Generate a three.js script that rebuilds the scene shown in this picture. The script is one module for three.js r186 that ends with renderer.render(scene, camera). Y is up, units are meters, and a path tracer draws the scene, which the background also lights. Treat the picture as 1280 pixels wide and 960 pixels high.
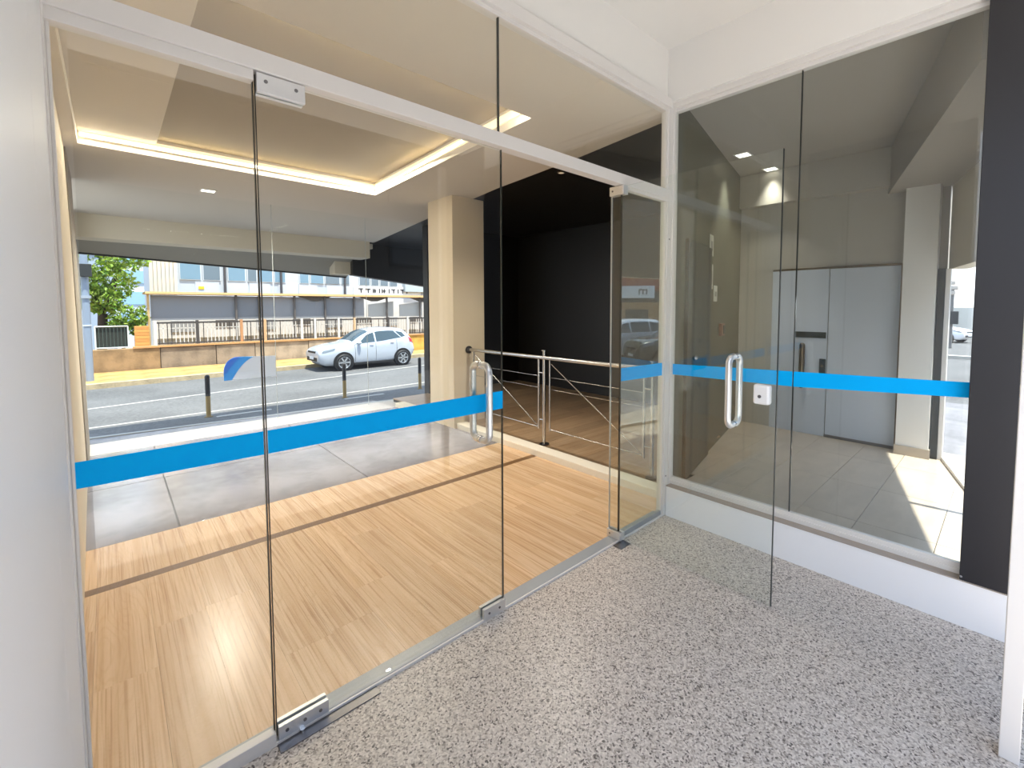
import * as THREE from 'three';
import { RoundedBoxGeometry } from 'three/addons/geometries/RoundedBoxGeometry.js';
import { mergeGeometries } from 'three/addons/utils/BufferGeometryUtils.js';
import { RectAreaLightUniformsLib } from 'three/addons/lights/RectAreaLightUniformsLib.js';

// ---------------------------------------------------------------- camera, sky, sun, exposure
const scene = new THREE.Scene();
const camera = new THREE.PerspectiveCamera(2 * Math.atan(480 / 563.96) * 180 / Math.PI, 1280 / 960, 0.04, 300);
camera.rotation.order = 'YXZ';
camera.rotation.set(-0.05606, -0.76619, 0.0003);
camera.position.set(-2.7295, 1.4483, 1.6482);
camera.setViewOffset(1280, 960, -40, 65.1, 1280, 960);     // the photograph is cropped off-centre
scene.add(camera);

const renderer = new THREE.WebGLRenderer({ antialias: true });
renderer.toneMapping = THREE.LinearToneMapping;
renderer.toneMappingExposure = 2.5;
renderer.shadowMap.enabled = true;
renderer.shadowMap.type = THREE.PCFSoftShadowMap;
RectAreaLightUniformsLib.init();

const SKY = 1.0, SUN = 4.6;
{
  const w = 256, h = 128, d = new Float32Array(w * h * 4);
  for (let y = 0; y < h; y++) {
    const e = Math.max(0, Math.sin((y + 0.5) / h * Math.PI - Math.PI / 2)), k = Math.pow(e, 0.55);
    for (let x = 0; x < w; x++) d.set([(1.12 - 0.62 * k) * SKY, (1.16 - 0.45 * k) * SKY, (1.2 - 0.1 * k) * SKY, 1], (y * w + x) * 4);
  }
  const t = new THREE.DataTexture(d, w, h, THREE.RGBAFormat, THREE.FloatType);
  t.mapping = THREE.EquirectangularReflectionMapping; t.magFilter = THREE.LinearFilter; t.needsUpdate = true;
  scene.background = t;
}
const sun = new THREE.DirectionalLight(new THREE.Color(1, 0.95, 0.86), SUN);
sun.position.set(1, 34, 6.5); sun.target.position.set(0, 0, -4); scene.add(sun, sun.target);
sun.castShadow = true; sun.shadow.radius = 2; sun.shadow.mapSize.set(2048, 2048);
Object.assign(sun.shadow.camera, { left: -40, right: 40, top: 40, bottom: -40, near: 1, far: 90 });

// ---------------------------------------------------------------- helpers
let seed = 7;
const rnd = () => { seed = (seed * 1664525 + 1013904223) >>> 0; return seed / 4294967296; };
const V = (x, y, z) => new THREE.Vector3(x, y, z);
const used = {};
function numbered(n) { if (!(n in used)) { used[n] = 0; return n; } used[n]++; return n + '_' + String(used[n]).padStart(3, '0'); }
function rgb(r, g, b) { return new THREE.Color().setRGB(r / 255, g / 255, b / 255, THREE.SRGBColorSpace); }
function mat(c, rough = 0.6, o = {}) { return new THREE.MeshStandardMaterial({ color: c, roughness: rough, ...o }); }
function phys(c, rough, o = {}) { return new THREE.MeshPhysicalMaterial({ color: c, roughness: rough, ...o }); }
function uvm(geo, s = 1, ox = 0, oy = 0, swap = false) {       // uv in metres / s by the face's main axis
  const g = geo.index ? geo.toNonIndexed() : geo, p = g.attributes.position, n = g.attributes.normal, uv = new Float32Array(p.count * 2);
  for (let i = 0; i < p.count; i++) {
    const ax = Math.abs(n.getX(i)), ay = Math.abs(n.getY(i)), az = Math.abs(n.getZ(i));
    let u, v;
    if (ay >= ax && ay >= az) { u = p.getX(i); v = p.getZ(i); } else if (ax >= az) { u = p.getZ(i); v = p.getY(i); } else { u = p.getX(i); v = p.getY(i); }
    if (swap) [u, v] = [v, u];
    uv[2 * i] = u / s + ox; uv[2 * i + 1] = v / s + oy;
  }
  g.setAttribute('uv', new THREE.BufferAttribute(uv, 2)); return g;
}
function box(x0, x1, y0, y1, z0, z1, s = 1) { const g = new THREE.BoxGeometry(x1 - x0, y1 - y0, z1 - z0); g.translate((x0 + x1) / 2, (y0 + y1) / 2, (z0 + z1) / 2); return uvm(g, s); }
function rbox(x0, x1, y0, y1, z0, z1, r = 0.004) { const g = new RoundedBoxGeometry(x1 - x0, y1 - y0, z1 - z0, 2, Math.min(r, (x1 - x0) / 2.01, (y1 - y0) / 2.01, (z1 - z0) / 2.01)); g.translate((x0 + x1) / 2, (y0 + y1) / 2, (z0 + z1) / 2); return uvm(g); }
function tube(a, b, r, n = 12) {
  const d = b.clone().sub(a), g = new THREE.CylinderGeometry(r, r, d.length(), n);
  g.applyQuaternion(new THREE.Quaternion().setFromUnitVectors(V(0, 1, 0), d.clone().normalize()));
  const m = a.clone().add(b).multiplyScalar(0.5); g.translate(m.x, m.y, m.z); return g;
}
function cyl(p, axis, r, len, n = 20) { const d = axis.clone().multiplyScalar(len / 2); return tube(p.clone().sub(d), p.clone().add(d), r, n); }
// prism between two parallel quads: a vertical slab along a line in plan; bottoms and tops may differ at the two ends
function wallSlab(x0, z0, x1, z1, b0, t0, b1, t1, th) {
  const d = V(x1 - x0, 0, z1 - z0).normalize(), nx = -d.z * th, nz = d.x * th;
  const P = [[x0, b0, z0], [x1, b1, z1], [x1, t1, z1], [x0, t0, z0]], Q = P.map(([x, y, z]) => [x + nx, y, z + nz]);
  return solid([...P, ...Q], [[0, 1, 2, 3], [5, 4, 7, 6], [4, 0, 3, 7], [1, 5, 6, 2], [3, 2, 6, 7], [4, 5, 1, 0]]);
}
function solid(pts, quads, s = 1) {
  const pos = []; const c = pts.reduce((a, p) => [a[0] + p[0] / pts.length, a[1] + p[1] / pts.length, a[2] + p[2] / pts.length], [0, 0, 0]);
  for (let q of quads) {
    const A = V(...pts[q[0]]), B = V(...pts[q[1]]), C = V(...pts[q[2]]);
    const n = B.clone().sub(A).cross(C.clone().sub(A)); if (n.dot(A.clone().sub(V(...c))) < 0) q = [...q].reverse();
    for (let k = 1; k + 1 < q.length; k++) for (const i of [q[0], q[k], q[k + 1]]) pos.push(...pts[i]);
  }
  const g = new THREE.BufferGeometry(); g.setAttribute('position', new THREE.Float32BufferAttribute(pos, 3)); g.computeVertexNormals(); return uvm(g, s);
}
function slabXZ(poly, y0, y1, s = 1) {                            // horizontal slab over a convex or simple polygon given as [x, z]
  const sh = new THREE.Shape(poly.map(([x, z]) => new THREE.Vector2(x, -z)));
  const g = new THREE.ExtrudeGeometry(sh, { depth: y1 - y0, bevelEnabled: false }); g.rotateX(-Math.PI / 2); g.translate(0, y0, 0); return uvm(g, s);
}
function merge(list) { return mergeGeometries(list.map((g) => { g = g.index ? g.toNonIndexed() : g; for (const k of Object.keys(g.attributes)) if (!['position', 'normal', 'uv'].includes(k)) g.deleteAttribute(k); if (!g.attributes.uv) uvm(g); return g; })); }
function part(name, geo, m, parent, label) { const o = new THREE.Mesh(geo, m); o.name = name; o.castShadow = o.receiveShadow = true; if (label) o.userData.label = label; parent.add(o); return o; }
function group(name) { const o = new THREE.Group(); o.name = numbered(name); scene.add(o); return o; }
// moves a group built in world coordinates to its base, keeping its parts where they are
function settle(o) {
  const b = new THREE.Box3().setFromObject(o), p = V((b.min.x + b.max.x) / 2, b.min.y, (b.min.z + b.max.z) / 2);
  o.position.copy(p); for (const c of o.children) c.position.sub(p); return o;
}
function tag(o, label, category, grp) { o.userData.label = label; o.userData.category = category; if (grp) o.userData.group = grp; return o; }
function struct(name, geo, m) { const o = new THREE.Mesh(geo, m); o.name = numbered(name); o.castShadow = o.receiveShadow = true; geo.computeBoundingBox(); const c = geo.boundingBox.getCenter(V(0, 0, 0)); c.y = geo.boundingBox.min.y; geo.translate(-c.x, -c.y, -c.z); o.position.copy(c); o.userData.kind = 'structure'; scene.add(o); return o; }
function sgroup(name) { const o = group(name); o.userData.kind = 'structure'; return o; }

// ---------------------------------------------------------------- textures
function tex(w, h, fn, srgb = true) {
  const d = new Uint8Array(w * h * 4);
  for (let y = 0; y < h; y++) for (let x = 0; x < w; x++) { const c = fn(x, y); const i = (y * w + x) * 4; d[i] = c[0]; d[i + 1] = c[1]; d[i + 2] = c[2]; d[i + 3] = 255; }
  const t = new THREE.DataTexture(d, w, h); t.wrapS = t.wrapT = THREE.RepeatWrapping; t.magFilter = THREE.LinearFilter; t.minFilter = THREE.LinearMipmapLinearFilter; t.generateMipmaps = true; t.anisotropy = 8;
  if (srgb) t.colorSpace = THREE.SRGBColorSpace; t.needsUpdate = true; return t;
}
function hash(x, y, s) { let h = Math.imul(x, 374761393) + Math.imul(y, 668265263) + Math.imul(s, 1442695041) | 0; h = Math.imul(h ^ (h >>> 13), 1274126177); return ((h ^ (h >>> 16)) >>> 0) / 4294967296; }
function vnoise(x, y, px, py, s) {                                // value noise, periodic in px, py cells
  const xi = Math.floor(x), yi = Math.floor(y), fx = x - xi, fy = y - yi, u = fx * fx * (3 - 2 * fx), v = fy * fy * (3 - 2 * fy), m = (a, n) => ((a % n) + n) % n;
  const a = hash(m(xi, px), m(yi, py), s), b = hash(m(xi + 1, px), m(yi, py), s), c = hash(m(xi, px), m(yi + 1, py), s), d = hash(m(xi + 1, px), m(yi + 1, py), s);
  return (a + (b - a) * u) * (1 - v) + (c + (d - c) * u) * v;
}
function fbm(u, v, cu, cv, s, oct = 4) { let a = 0, k = 0.5, f = 1; for (let i = 0; i < oct; i++) { a += k * vnoise(u * cu * f, v * cv * f, cu * f, cv * f, s + i); k *= 0.5; f *= 2; } return a / (1 - Math.pow(0.5, oct)); }
const mix = (a, b, t) => a.map((x, i) => x + (b[i] - x) * t);
// speckled granite, 1 m per repeat: mineral grains about a centimetre across
const graniteMap = tex(1024, 1024, (X, Y) => {
  const u = X / 1024, v = Y / 1024, wx = (fbm(u, v, 60, 60, 5, 2) - 0.5) * 1.9, wy = (fbm(u, v, 60, 60, 15, 2) - 0.5) * 1.9, N = 185, x = u * N + wx, y = v * N + wy, xi = Math.floor(x), yi = Math.floor(y);
  let best = 9, id = 0;
  for (let j = -1; j <= 1; j++) for (let i = -1; i <= 1; i++) { const cx = ((xi + i) % N + N) % N, cy = ((yi + j) % N + N) % N, dx = xi + i + hash(cx, cy, 1) - x, dy = yi + j + hash(cx, cy, 2) - y, d = dx * dx + dy * dy; if (d < best) { best = d; id = hash(cx, cy, 3); } }
  let c = id < 0.07 ? [104, 96, 92] : id < 0.22 ? [158, 149, 142] : id < 0.42 ? [186, 177, 169] : id < 0.8 ? [208, 200, 192] : [222, 215, 208];
  const f = fbm(u, v, 200, 200, 40, 2) - 0.5; return c.map((q) => Math.max(0, Math.min(255, q + f * 40)));
});
// oak grain, 1 x 2 m per repeat, running along v
const oakMap = tex(1024, 1024, (X, Y) => {
  const u = X / 1024, v = Y / 1024, warp = fbm(u, v, 9, 2, 3, 3) * 1.4, rings = 0.5 + 0.5 * Math.sin((u * 40 + warp * 9) * Math.PI * 2), fine = fbm(u, v, 220, 5, 9, 3), broad = fbm(u, v, 10, 2, 21, 3);
  const streak = fbm(u, v, 34, 2, 71, 3); let c = mix([206, 168, 128], [240, 212, 178], streak * 0.8 + broad * 0.2); c = mix(c, [186, 144, 102], Math.pow(rings, 6) * 0.35 * broad); return mix(c, [170, 128, 88], Math.max(0, fine - 0.5) * 1.7);
});
const stoneMap = tex(512, 512, (X, Y) => { const u = X / 512, v = Y / 512, a = fbm(u, v, 5, 5, 31, 5), b = fbm(u, v, 3, 14, 35, 4), k = 0.88 + 0.2 * (a * 0.5 + b * 0.5); return [255 * k * 0.97, 255 * k * 0.96, 255 * k * 0.95].map((q) => Math.min(255, q)); });
const wornMap = tex(512, 512, (X, Y) => { const u = X / 512, v = Y / 512, a = fbm(u, v, 4, 4, 51, 6), b = fbm(u, v, 30, 30, 55, 3), k = 0.72 + 0.4 * a + 0.12 * (b - 0.5); return [255 * k, 255 * k, 255 * k].map((q) => Math.min(255, q)); });
const asphaltMap = tex(512, 512, (X, Y) => { const u = X / 512, v = Y / 512, a = fbm(u, v, 3, 3, 61, 5), b = fbm(u, v, 128, 128, 65, 2), k = 0.75 + 0.3 * a + 0.3 * (b - 0.5); return [255 * k, 255 * k, 255 * k].map((q) => Math.min(255, Math.max(0, q))); });

// ---------------------------------------------------------------- materials
const M = {
  granite: phys(new THREE.Color(0.95, 0.925, 0.9), 0.34, { map: graniteMap }),
  streetSheen: phys(rgb(138, 134, 142), 0.16, { map: wornMap }),  // grey carries the street's reflection in the shop floor
  lobbyTile: phys(rgb(190, 179, 164), 0.28, { map: stoneMap }),
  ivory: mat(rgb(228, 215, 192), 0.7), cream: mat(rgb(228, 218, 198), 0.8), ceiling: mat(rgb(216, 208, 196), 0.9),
  white: mat(rgb(232, 229, 224), 0.7), whiteSheet: phys(rgb(238, 240, 244), 0.55, { specularIntensity: 0.5 }), alu: mat(rgb(226, 222, 218), 0.45, { metalness: 0.15 }),
  steel: mat(rgb(196, 196, 196), 0.22, { metalness: 1 }), satin: mat(rgb(226, 226, 226), 0.33, { metalness: 0.85 }), plate: mat(rgb(120, 118, 120), 0.3, { metalness: 0.9 }),
  dark: mat(rgb(40, 42, 42), 0.5), rubber: mat(rgb(24, 32, 30), 0.4), black: phys(rgb(24, 22, 20), 0.45), blackPanel: phys(rgb(32, 30, 34), 0.35),
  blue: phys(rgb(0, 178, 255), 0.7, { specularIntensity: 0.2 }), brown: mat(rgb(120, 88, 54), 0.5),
  grey: phys(rgb(196, 203, 213), 0.22), lobbyWall: mat(rgb(178, 172, 160), 0.7), lobbyCeil: mat(rgb(166, 160, 150), 0.9), olive: mat(rgb(92, 92, 78), 0.6), charcoal: mat(rgb(40, 46, 42), 0.45),
  bronze: mat(rgb(120, 104, 84), 0.3, { metalness: 0.9 }), asphalt: mat(rgb(100, 99, 98), 0.9, { map: asphaltMap }), paint: mat(rgb(170, 166, 158), 0.8),
};
const glass = phys(new THREE.Color(0.975, 0.99, 0.98), 0.0, { transmission: 1, thickness: 0, ior: 1.52 });
const thinGlass = phys(new THREE.Color(0.98, 0.99, 0.985), 0.0, { transmission: 1, thickness: 0, ior: 1.5, specularIntensity: 0.04 });
const mirrorGlass = phys(new THREE.Color(0.9, 0.94, 0.91), 0.0, { transmission: 1, thickness: 0, ior: 1.85 });
const led = mat(rgb(255, 236, 190), 0.6, { emissive: new THREE.Color(1, 0.83, 0.52), emissiveIntensity: 0.4 });
const lampFace = mat(rgb(255, 250, 240), 0.6, { emissive: new THREE.Color(1, 0.95, 0.84), emissiveIntensity: 1.6 });
const oak = []; for (let k = 0; k < 5; k++) oak.push(phys(new THREE.Color().setScalar(0.95 + 0.02 * k), 0.27, { map: oakMap }));

// ================================================================ LARGE STRUCTURE
// ground and streets (0.85 m below the shop's floor)
const GY = -0.85;
struct('road', box(-60, 90, GY - 0.3, GY, -60, 60, 4), M.asphalt);
{ // podium on which the building stands
  struct('podium', slabXZ([[-9, 5.2], [0.3, 5.2], [0.3, 2.6], [6.4, 1.9], [6.4, -1.2], [3.4, -1.2], [3.4, -5.0], [-9, -5.0]], GY, -0.06), mat(rgb(150, 146, 140), 0.8));
  struct('granite_floor', box(-3.2, 0.16, -0.06, 0, -0.03, 2.2), M.granite);
  struct('forecourt_paving', slabXZ([[-9, 5.2], [0.16, 5.2], [0.16, 2.2], [-3.2, 2.2], [-9, 2.2]], -0.06, -0.002), mat(rgb(236, 231, 224), 0.8, { map: wornMap }));
  struct('side_paving', slabXZ([[0.16, 2.6], [6.4, 1.9], [6.4, -0.2], [3.2, 0.9], [0.16, 1.75]], -0.06, -0.003), mat(rgb(138, 136, 140), 0.85, { map: wornMap }));
}
// ---- shop floor: oak planks, reflections built as brown strip and grey slabs, pale sill
{
  const f = sgroup('wood_floor'); part('subfloor', box(-3.02, 0.2, -0.05, -0.012, -2.1, -0.03), M.dark, f);
  const plank = (x0, x1, z0, z1, along) => { const g = new THREE.BoxGeometry(x1 - x0 - 0.0007, 0.012, z1 - z0 - 0.0007); g.translate((x0 + x1) / 2, -0.006, (z0 + z1) / 2); const q = uvm(g, 1, rnd() * 7, rnd() * 7, along); const uv = q.attributes.uv; for (let i = 0; i < uv.count; i++) uv.setY(i, uv.getY(i) / 2); part('plank', q, oak[Math.floor(rnd() * 5)], f); };
  for (let i = 0; i < 17; i++) {
    const x0 = -3.02 + i * 0.19, x1 = Math.min(0.2, x0 + 0.19);
    let z = -0.035 - rnd() * 0.1, cuts = [-0.03]; let c = -0.03 - 0.2 - rnd() * 1.0; while (c > -1.45) { cuts.push(c); c -= 1.25; } cuts.push(-1.5);
    for (let k = 0; k + 1 < cuts.length; k++) plank(x0, x1, cuts[k + 1], cuts[k], false);
    plank(x0, x1, -2.1, -1.565, false);
  }
  part('header_reflection', box(-3.02, 0.2, -0.012, 0.0006, -1.565, -1.5), M.brown, f, 'brown strip painting the dark header reflection across the oak boards');  // brown stands in for the header's dark reflection in the floor
  const t = sgroup('street_sheen_floor'); part('bed', box(-3.02, 0.2, -0.05, -0.012, -4.5, -2.1), M.dark, t);  // grey slabs colour in the street's reflection on the glossy boards
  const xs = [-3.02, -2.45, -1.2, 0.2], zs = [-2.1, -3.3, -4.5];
  for (let i = 0; i < 3; i++) for (let j = 0; j < 2; j++) { const g = uvm(new RoundedBoxGeometry(xs[i + 1] - xs[i] - 0.008, 0.013, zs[j] - zs[j + 1] - 0.008, 1, 0.003).translate((xs[i] + xs[i + 1]) / 2, -0.0062, (zs[j] + zs[j + 1]) / 2), 1.7, rnd(), rnd()); part('floor_slab', g, M.streetSheen, t); }
  struct('shop_sill', box(-3.1, 1.3, -0.06, 0.0, -5.0, -4.5), phys(rgb(226, 222, 218), 0.35, { map: stoneMap }));
}
// ---- raised deck behind the railing, with its cream kerb
{
  struct('kerb', rbox(0.2, 0.34, -0.05, 0.06, -4.5, -0.06, 0.006), mat(rgb(240, 234, 220), 0.6));
  const f = sgroup('deck_floor'); part('subfloor', box(0.34, 2.95, -0.06, 0.036, -4.85, -0.7), M.dark, f);
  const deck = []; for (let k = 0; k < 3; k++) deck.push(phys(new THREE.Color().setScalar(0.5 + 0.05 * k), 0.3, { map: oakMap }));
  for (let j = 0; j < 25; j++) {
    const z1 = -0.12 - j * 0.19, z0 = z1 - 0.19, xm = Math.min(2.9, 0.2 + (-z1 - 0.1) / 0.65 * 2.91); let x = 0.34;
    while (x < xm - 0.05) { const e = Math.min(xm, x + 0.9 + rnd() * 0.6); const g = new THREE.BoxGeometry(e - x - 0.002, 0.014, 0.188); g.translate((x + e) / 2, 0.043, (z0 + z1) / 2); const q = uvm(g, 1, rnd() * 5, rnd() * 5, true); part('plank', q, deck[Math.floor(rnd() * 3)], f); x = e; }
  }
}
// ---- lobby floor
{
  const f = sgroup('lobby_floor'); part('bed', slabXZ([[0.16, 1.95], [3.2, 1.95], [3.2, -0.8], [0.3, -0.12], [0.16, -0.05]], -0.06, -0.012), M.dark, f);
  const xs = [0.22, 0.86, 1.62, 2.38, 3.2], zs = [-0.85, -0.2, 0.22, 0.63, 0.97, 1.38, 1.95];
  for (let i = 0; i < 4; i++) for (let j = 0; j < 6; j++) { if (j === 0 && i < 1) continue; const g = uvm(new RoundedBoxGeometry(xs[i + 1] - xs[i] - 0.003, 0.012, zs[j + 1] - zs[j] - 0.003, 1, 0.0012).translate((xs[i] + xs[i + 1]) / 2, -0.006, (zs[j] + zs[j + 1]) / 2), 0.9, rnd(), rnd()); part('floor_slab', g, M.lobbyTile, f); }
}
// ---- vestibule: white clad wall on the left, lintels above the glass, ceiling
{
  const w = sgroup('wall_left');
  part('wall_core', box(-3.3, -2.834, 0, 3.147, -0.05, 1.36), M.white, w);
  for (const [z0, z1] of [[-0.05, 0.344], [0.347, 1.36]]) part('panel', rbox(-2.834, -2.82, 0.002, 3.145, z0, z1, 0.002), M.whiteSheet, w);
  struct('wall_front', box(-3.3, 0.16, 2.8, 3.4, -0.16, -0.005), M.white);
  struct('wall_right', box(0.005, 0.2, 2.8, 3.4, -0.16, 2.05), M.white);
  struct('ceiling', box(-3.3, 0.2, 3.147, 3.4, -0.005, 2.75), M.white);
  struct('roof', slabXZ([[-3.4, 2.8], [0.3, 2.8], [0.3, 2.1], [3.3, 1.35], [4.2, 1.0], [4.2, -8.8], [-3.4, -8.8]], 3.4, 3.6), M.white);
}
// ---- shop walls and ceiling
{
  struct('wall_shop', solid([[-2.846, 0, -0.05], [-2.94, 0, -4.95], [-2.965, 2.74, -4.95], [-2.885, 2.74, -0.05], [-3.2, 0, -0.05], [-3.2, 0, -4.95], [-3.2, 2.74, -4.95], [-3.2, 2.74, -0.05]], [[0, 1, 2, 3], [4, 5, 6, 7], [0, 4, 7, 3], [1, 5, 6, 2], [3, 2, 6, 7], [0, 1, 5, 4]]), M.ivory);
  struct('wall_porch', box(-3.5, -3.04, GY, 2.74, -8.4, -7.0), M.ivory);
  // ceiling slab with its sunken bay
  const sh = new THREE.Shape([[-3.2, -0.02], [0.1, -0.02], [0.25, -1.04], [0.37, -2.3], [0.67, -4.26], [1.16, -7.3], [1.16, -7.36], [-3.2, -7.36]].map(([x, z]) => new THREE.Vector2(x, -z)));
  sh.holes.push(new THREE.Path([[-2.86, -0.69], [-0.6, -0.69], [-0.46, -3.53], [-2.86, -3.53]].map(([x, z]) => new THREE.Vector2(x, -z))));
  const g = new THREE.ExtrudeGeometry(sh, { depth: 0.5, bevelEnabled: false }); g.rotateX(-Math.PI / 2); g.translate(0, 2.735, 0); struct('ceiling_shop', uvm(g), M.ceiling);
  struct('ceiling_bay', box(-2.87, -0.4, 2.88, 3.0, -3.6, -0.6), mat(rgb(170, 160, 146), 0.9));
  struct('ceiling_panel', rbox(-2.86, -2.385, 2.835, 2.885, -3.515, -0.7, 0.002), M.ceiling);
  struct('ceiling_beam', box(-3.2, 1.06, 2.41, 2.74, -7.75, -7.3), M.cream);
  struct('beam_stub', box(1.06, 1.25, 2.64, 2.74, -7.75, -7.6), M.cream);
  struct('ceiling_porch', solid([[-3.4, 2.42, -7.75], [1.06, 2.42, -7.75], [1.06, 2.1, -8.55], [-3.4, 2.29, -8.2], [-3.4, 2.6, -7.75], [1.06, 2.6, -7.75], [1.06, 2.6, -8.55], [-3.4, 2.6, -8.2]], [[0, 1, 2, 3], [4, 5, 6, 7], [0, 1, 5, 4], [1, 2, 6, 5], [2, 3, 7, 6], [3, 0, 4, 7]]), mat(rgb(168, 162, 150), 0.9));
  struct('trim_1', solid([[-3.4, 2.265, -8.26], [1.06, 2.075, -8.61], [1.06, 2.6, -8.61], [-3.4, 2.6, -8.26], [-3.4, 2.265, -8.21], [1.06, 2.075, -8.56], [1.06, 2.6, -8.56], [-3.4, 2.6, -8.21]], [[0, 1, 2, 3], [4, 5, 6, 7], [0, 1, 5, 4], [1, 2, 6, 5], [2, 3, 7, 6], [3, 0, 4, 7]]), M.dark);
  struct('ceiling_pelmet', box(0.585, 0.925, 2.11, 2.42, -8.2, -7.9), M.cream);
  struct('wall_bulkhead', wallSlab(0.9, -7.78, 4.2, -7.78, 2.095, 3.4, 1.73, 3.4, -0.2), M.black);
  struct('fascia', box(-3.4, 1.1, 2.55, 3.4, -8.75, -8.6), M.white);
  struct('column', rbox(0.17, 0.62, -0.01, 2.74, -3.45, -2.9, 0.006), M.ivory);
}
// ---- dark room behind the railing
{
  struct('wall_dark_back', box(2.83, 3.05, -0.05, 3.0, -5.0, -0.8), M.black);
  struct('wall_dark_side', box(0.95, 3.05, -0.05, 3.0, -5.0, -4.83), M.black);
  struct('wall_divider', wallSlab(0.3, -0.13, 2.99, -0.75, 0.0, 3.05, 0.0, 3.05, -0.03), M.olive); struct('wall_divider', wallSlab(0.05, -0.03, 0.3, -0.13, 0.0, 3.05, 0.0, 3.05, -0.02), M.olive);
  struct('wall_dark_front', wallSlab(0.3, -0.161, 2.99, -0.782, 0.0, 3.05, 0.0, 3.05, -0.015), M.black); struct('wall_dark_front', wallSlab(0.05, -0.052, 0.3, -0.152, 0.0, 3.05, 0.0, 3.05, -0.01), M.black);
  struct('ceiling_dark', slabXZ([[0.102, -0.05], [0.252, -1.04], [0.372, -2.3], [0.672, -4.26], [1.162, -7.3], [1.162, -7.7], [4.2, -7.7], [4.2, -0.95], [3.05, -0.78], [0.12, -0.12]], 2.737, 3.1), M.black);
}
// ---- lobby walls and ceiling
{
  struct('lobby_wall', box(2.99, 3.25, 0, 3.2, -0.9, 1.2), M.lobbyWall);
  struct('lobby_beam', box(2.86, 2.99, 2.64, 3.05, -0.72, 0.9), M.lobbyWall);
  struct('lobby_ceiling', slabXZ([[0.1, -0.1], [3.25, -0.8], [3.25, 1.25], [0.1, 2.1]], 3.02, 3.2), M.lobbyCeil);
  struct('ceiling_girder', wallSlab(2.99, 0.72, 0.2, 1.5, 2.58, 3.03, 2.58, 3.03, -0.5), M.lobbyCeil);
  struct('lobby_column', box(2.82, 2.99, 0, 2.6, 0.89, 1.14), M.white);
  struct('baseboard_lobby', box(2.808, 2.99, 0, 0.09, 0.88, 1.15), M.lobbyTile);
  struct('lobby_lintel', wallSlab(2.99, 1.21, 0.1, 1.97, 1.8, 3.05, 1.8, 3.05, -0.14), M.cream);
}
// ================================================================ SHOPFRONT FRAMES
{
  const g = sgroup('trim_2');   // frame of the long glass front: rails, transom, threshold, posts
  part('top_rail', merge([rbox(-2.83, 0.0, 2.755, 2.815, -0.03, 0.035, 0.003), rbox(-2.83, 0.0, 2.735, 2.757, -0.03, 0.012, 0.002)]), M.alu, g);
  part('transom', merge([rbox(-2.83, -0.02, 2.165, 2.226, -0.03, 0.03, 0.003), rbox(-2.83, -2.387, 2.134, 2.168, -0.016, 0.022, 0.002), rbox(-0.5, -0.02, 2.145, 2.168, -0.016, 0.022, 0.002)]), M.alu, g);
  part('threshold', merge([rbox(-2.83, -0.02, -0.004, 0.012, -0.06, 0.012, 0.003), rbox(-0.5, -0.02, 0.01, 0.04, -0.012, 0.012, 0.002)]), mat(rgb(164, 168, 172), 0.4, { metalness: 0.3 }), g, 'grey metal threshold'); part('threshold_lip', merge([rbox(-2.83, -0.02, -0.004, 0.011, 0.012, 0.021, 0.002), rbox(-2.83, -2.387, 0.01, 0.045, -0.012, 0.022, 0.002)]), M.alu, g);
  part('jamb', merge([rbox(-2.845, -2.815, 0, 2.8, -0.03, 0.03, 0.003), rbox(-2.815, -2.808, 0, 2.74, -0.01, 0.01, 0.002)]), M.alu, g);
  part('corner_post', merge([rbox(-0.026, 0.03, 0, 2.815, -0.03, 0.026, 0.004), rbox(-0.036, -0.026, 0, 2.76, -0.014, 0.016, 0.002), rbox(0.028, 0.06, 0.2, 2.815, -0.02, 0.034, 0.004), rbox(0.052, 0.09, 0.2, 2.78, 0.0, 0.03, 0.003)]), M.alu, g);
  for (const y of [0.28, 1.9]) part('screw', cyl(V(-0.002, y, 0.027), V(0, 0, 1), 0.005, 0.004), M.plate, g);
  const h = sgroup('trim_3');   // frame of the lobby glass on its white plinth
  part('top_rail', merge([rbox(0.03, 0.1, 2.765, 2.815, 0.03, 1.7, 0.003), rbox(0.05, 0.09, 2.745, 2.768, 0.03, 1.53, 0.002)]), M.alu, h);
  part('sill_channel', merge([rbox(0.05, 0.1, 0.214, 0.24, 0.03, 1.53, 0.002), rbox(0.058, 0.085, 0.238, 0.262, 0.03, 1.53, 0.002)]), M.alu, h);
  struct('wall_plinth', rbox(0.0, 0.16, -0.01, 0.212, 0.028, 1.7, 0.004), phys(rgb(240, 240, 242), 0.4));
  struct('trim_4', rbox(-0.006, 0.12, 0.21, 0.2155, 0.03, 1.7, 0.002), mat(rgb(168, 156, 144), 0.6));
  const p = sgroup('wall_pier');   // black clad pier closing the lobby glass
  part('panel', rbox(-0.006, 0.1, 0.217, 2.82, 1.527, 1.7, 0.003), M.blackPanel, p);
  part('pier_core', box(0.0, 0.16, 0, 2.8, 1.702, 2.05), M.blackPanel, p);
  part('screw', cyl(V(-0.008, 0.235, 1.533), V(1, 0, 0), 0.005, 0.004), M.steel, p);
}
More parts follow.
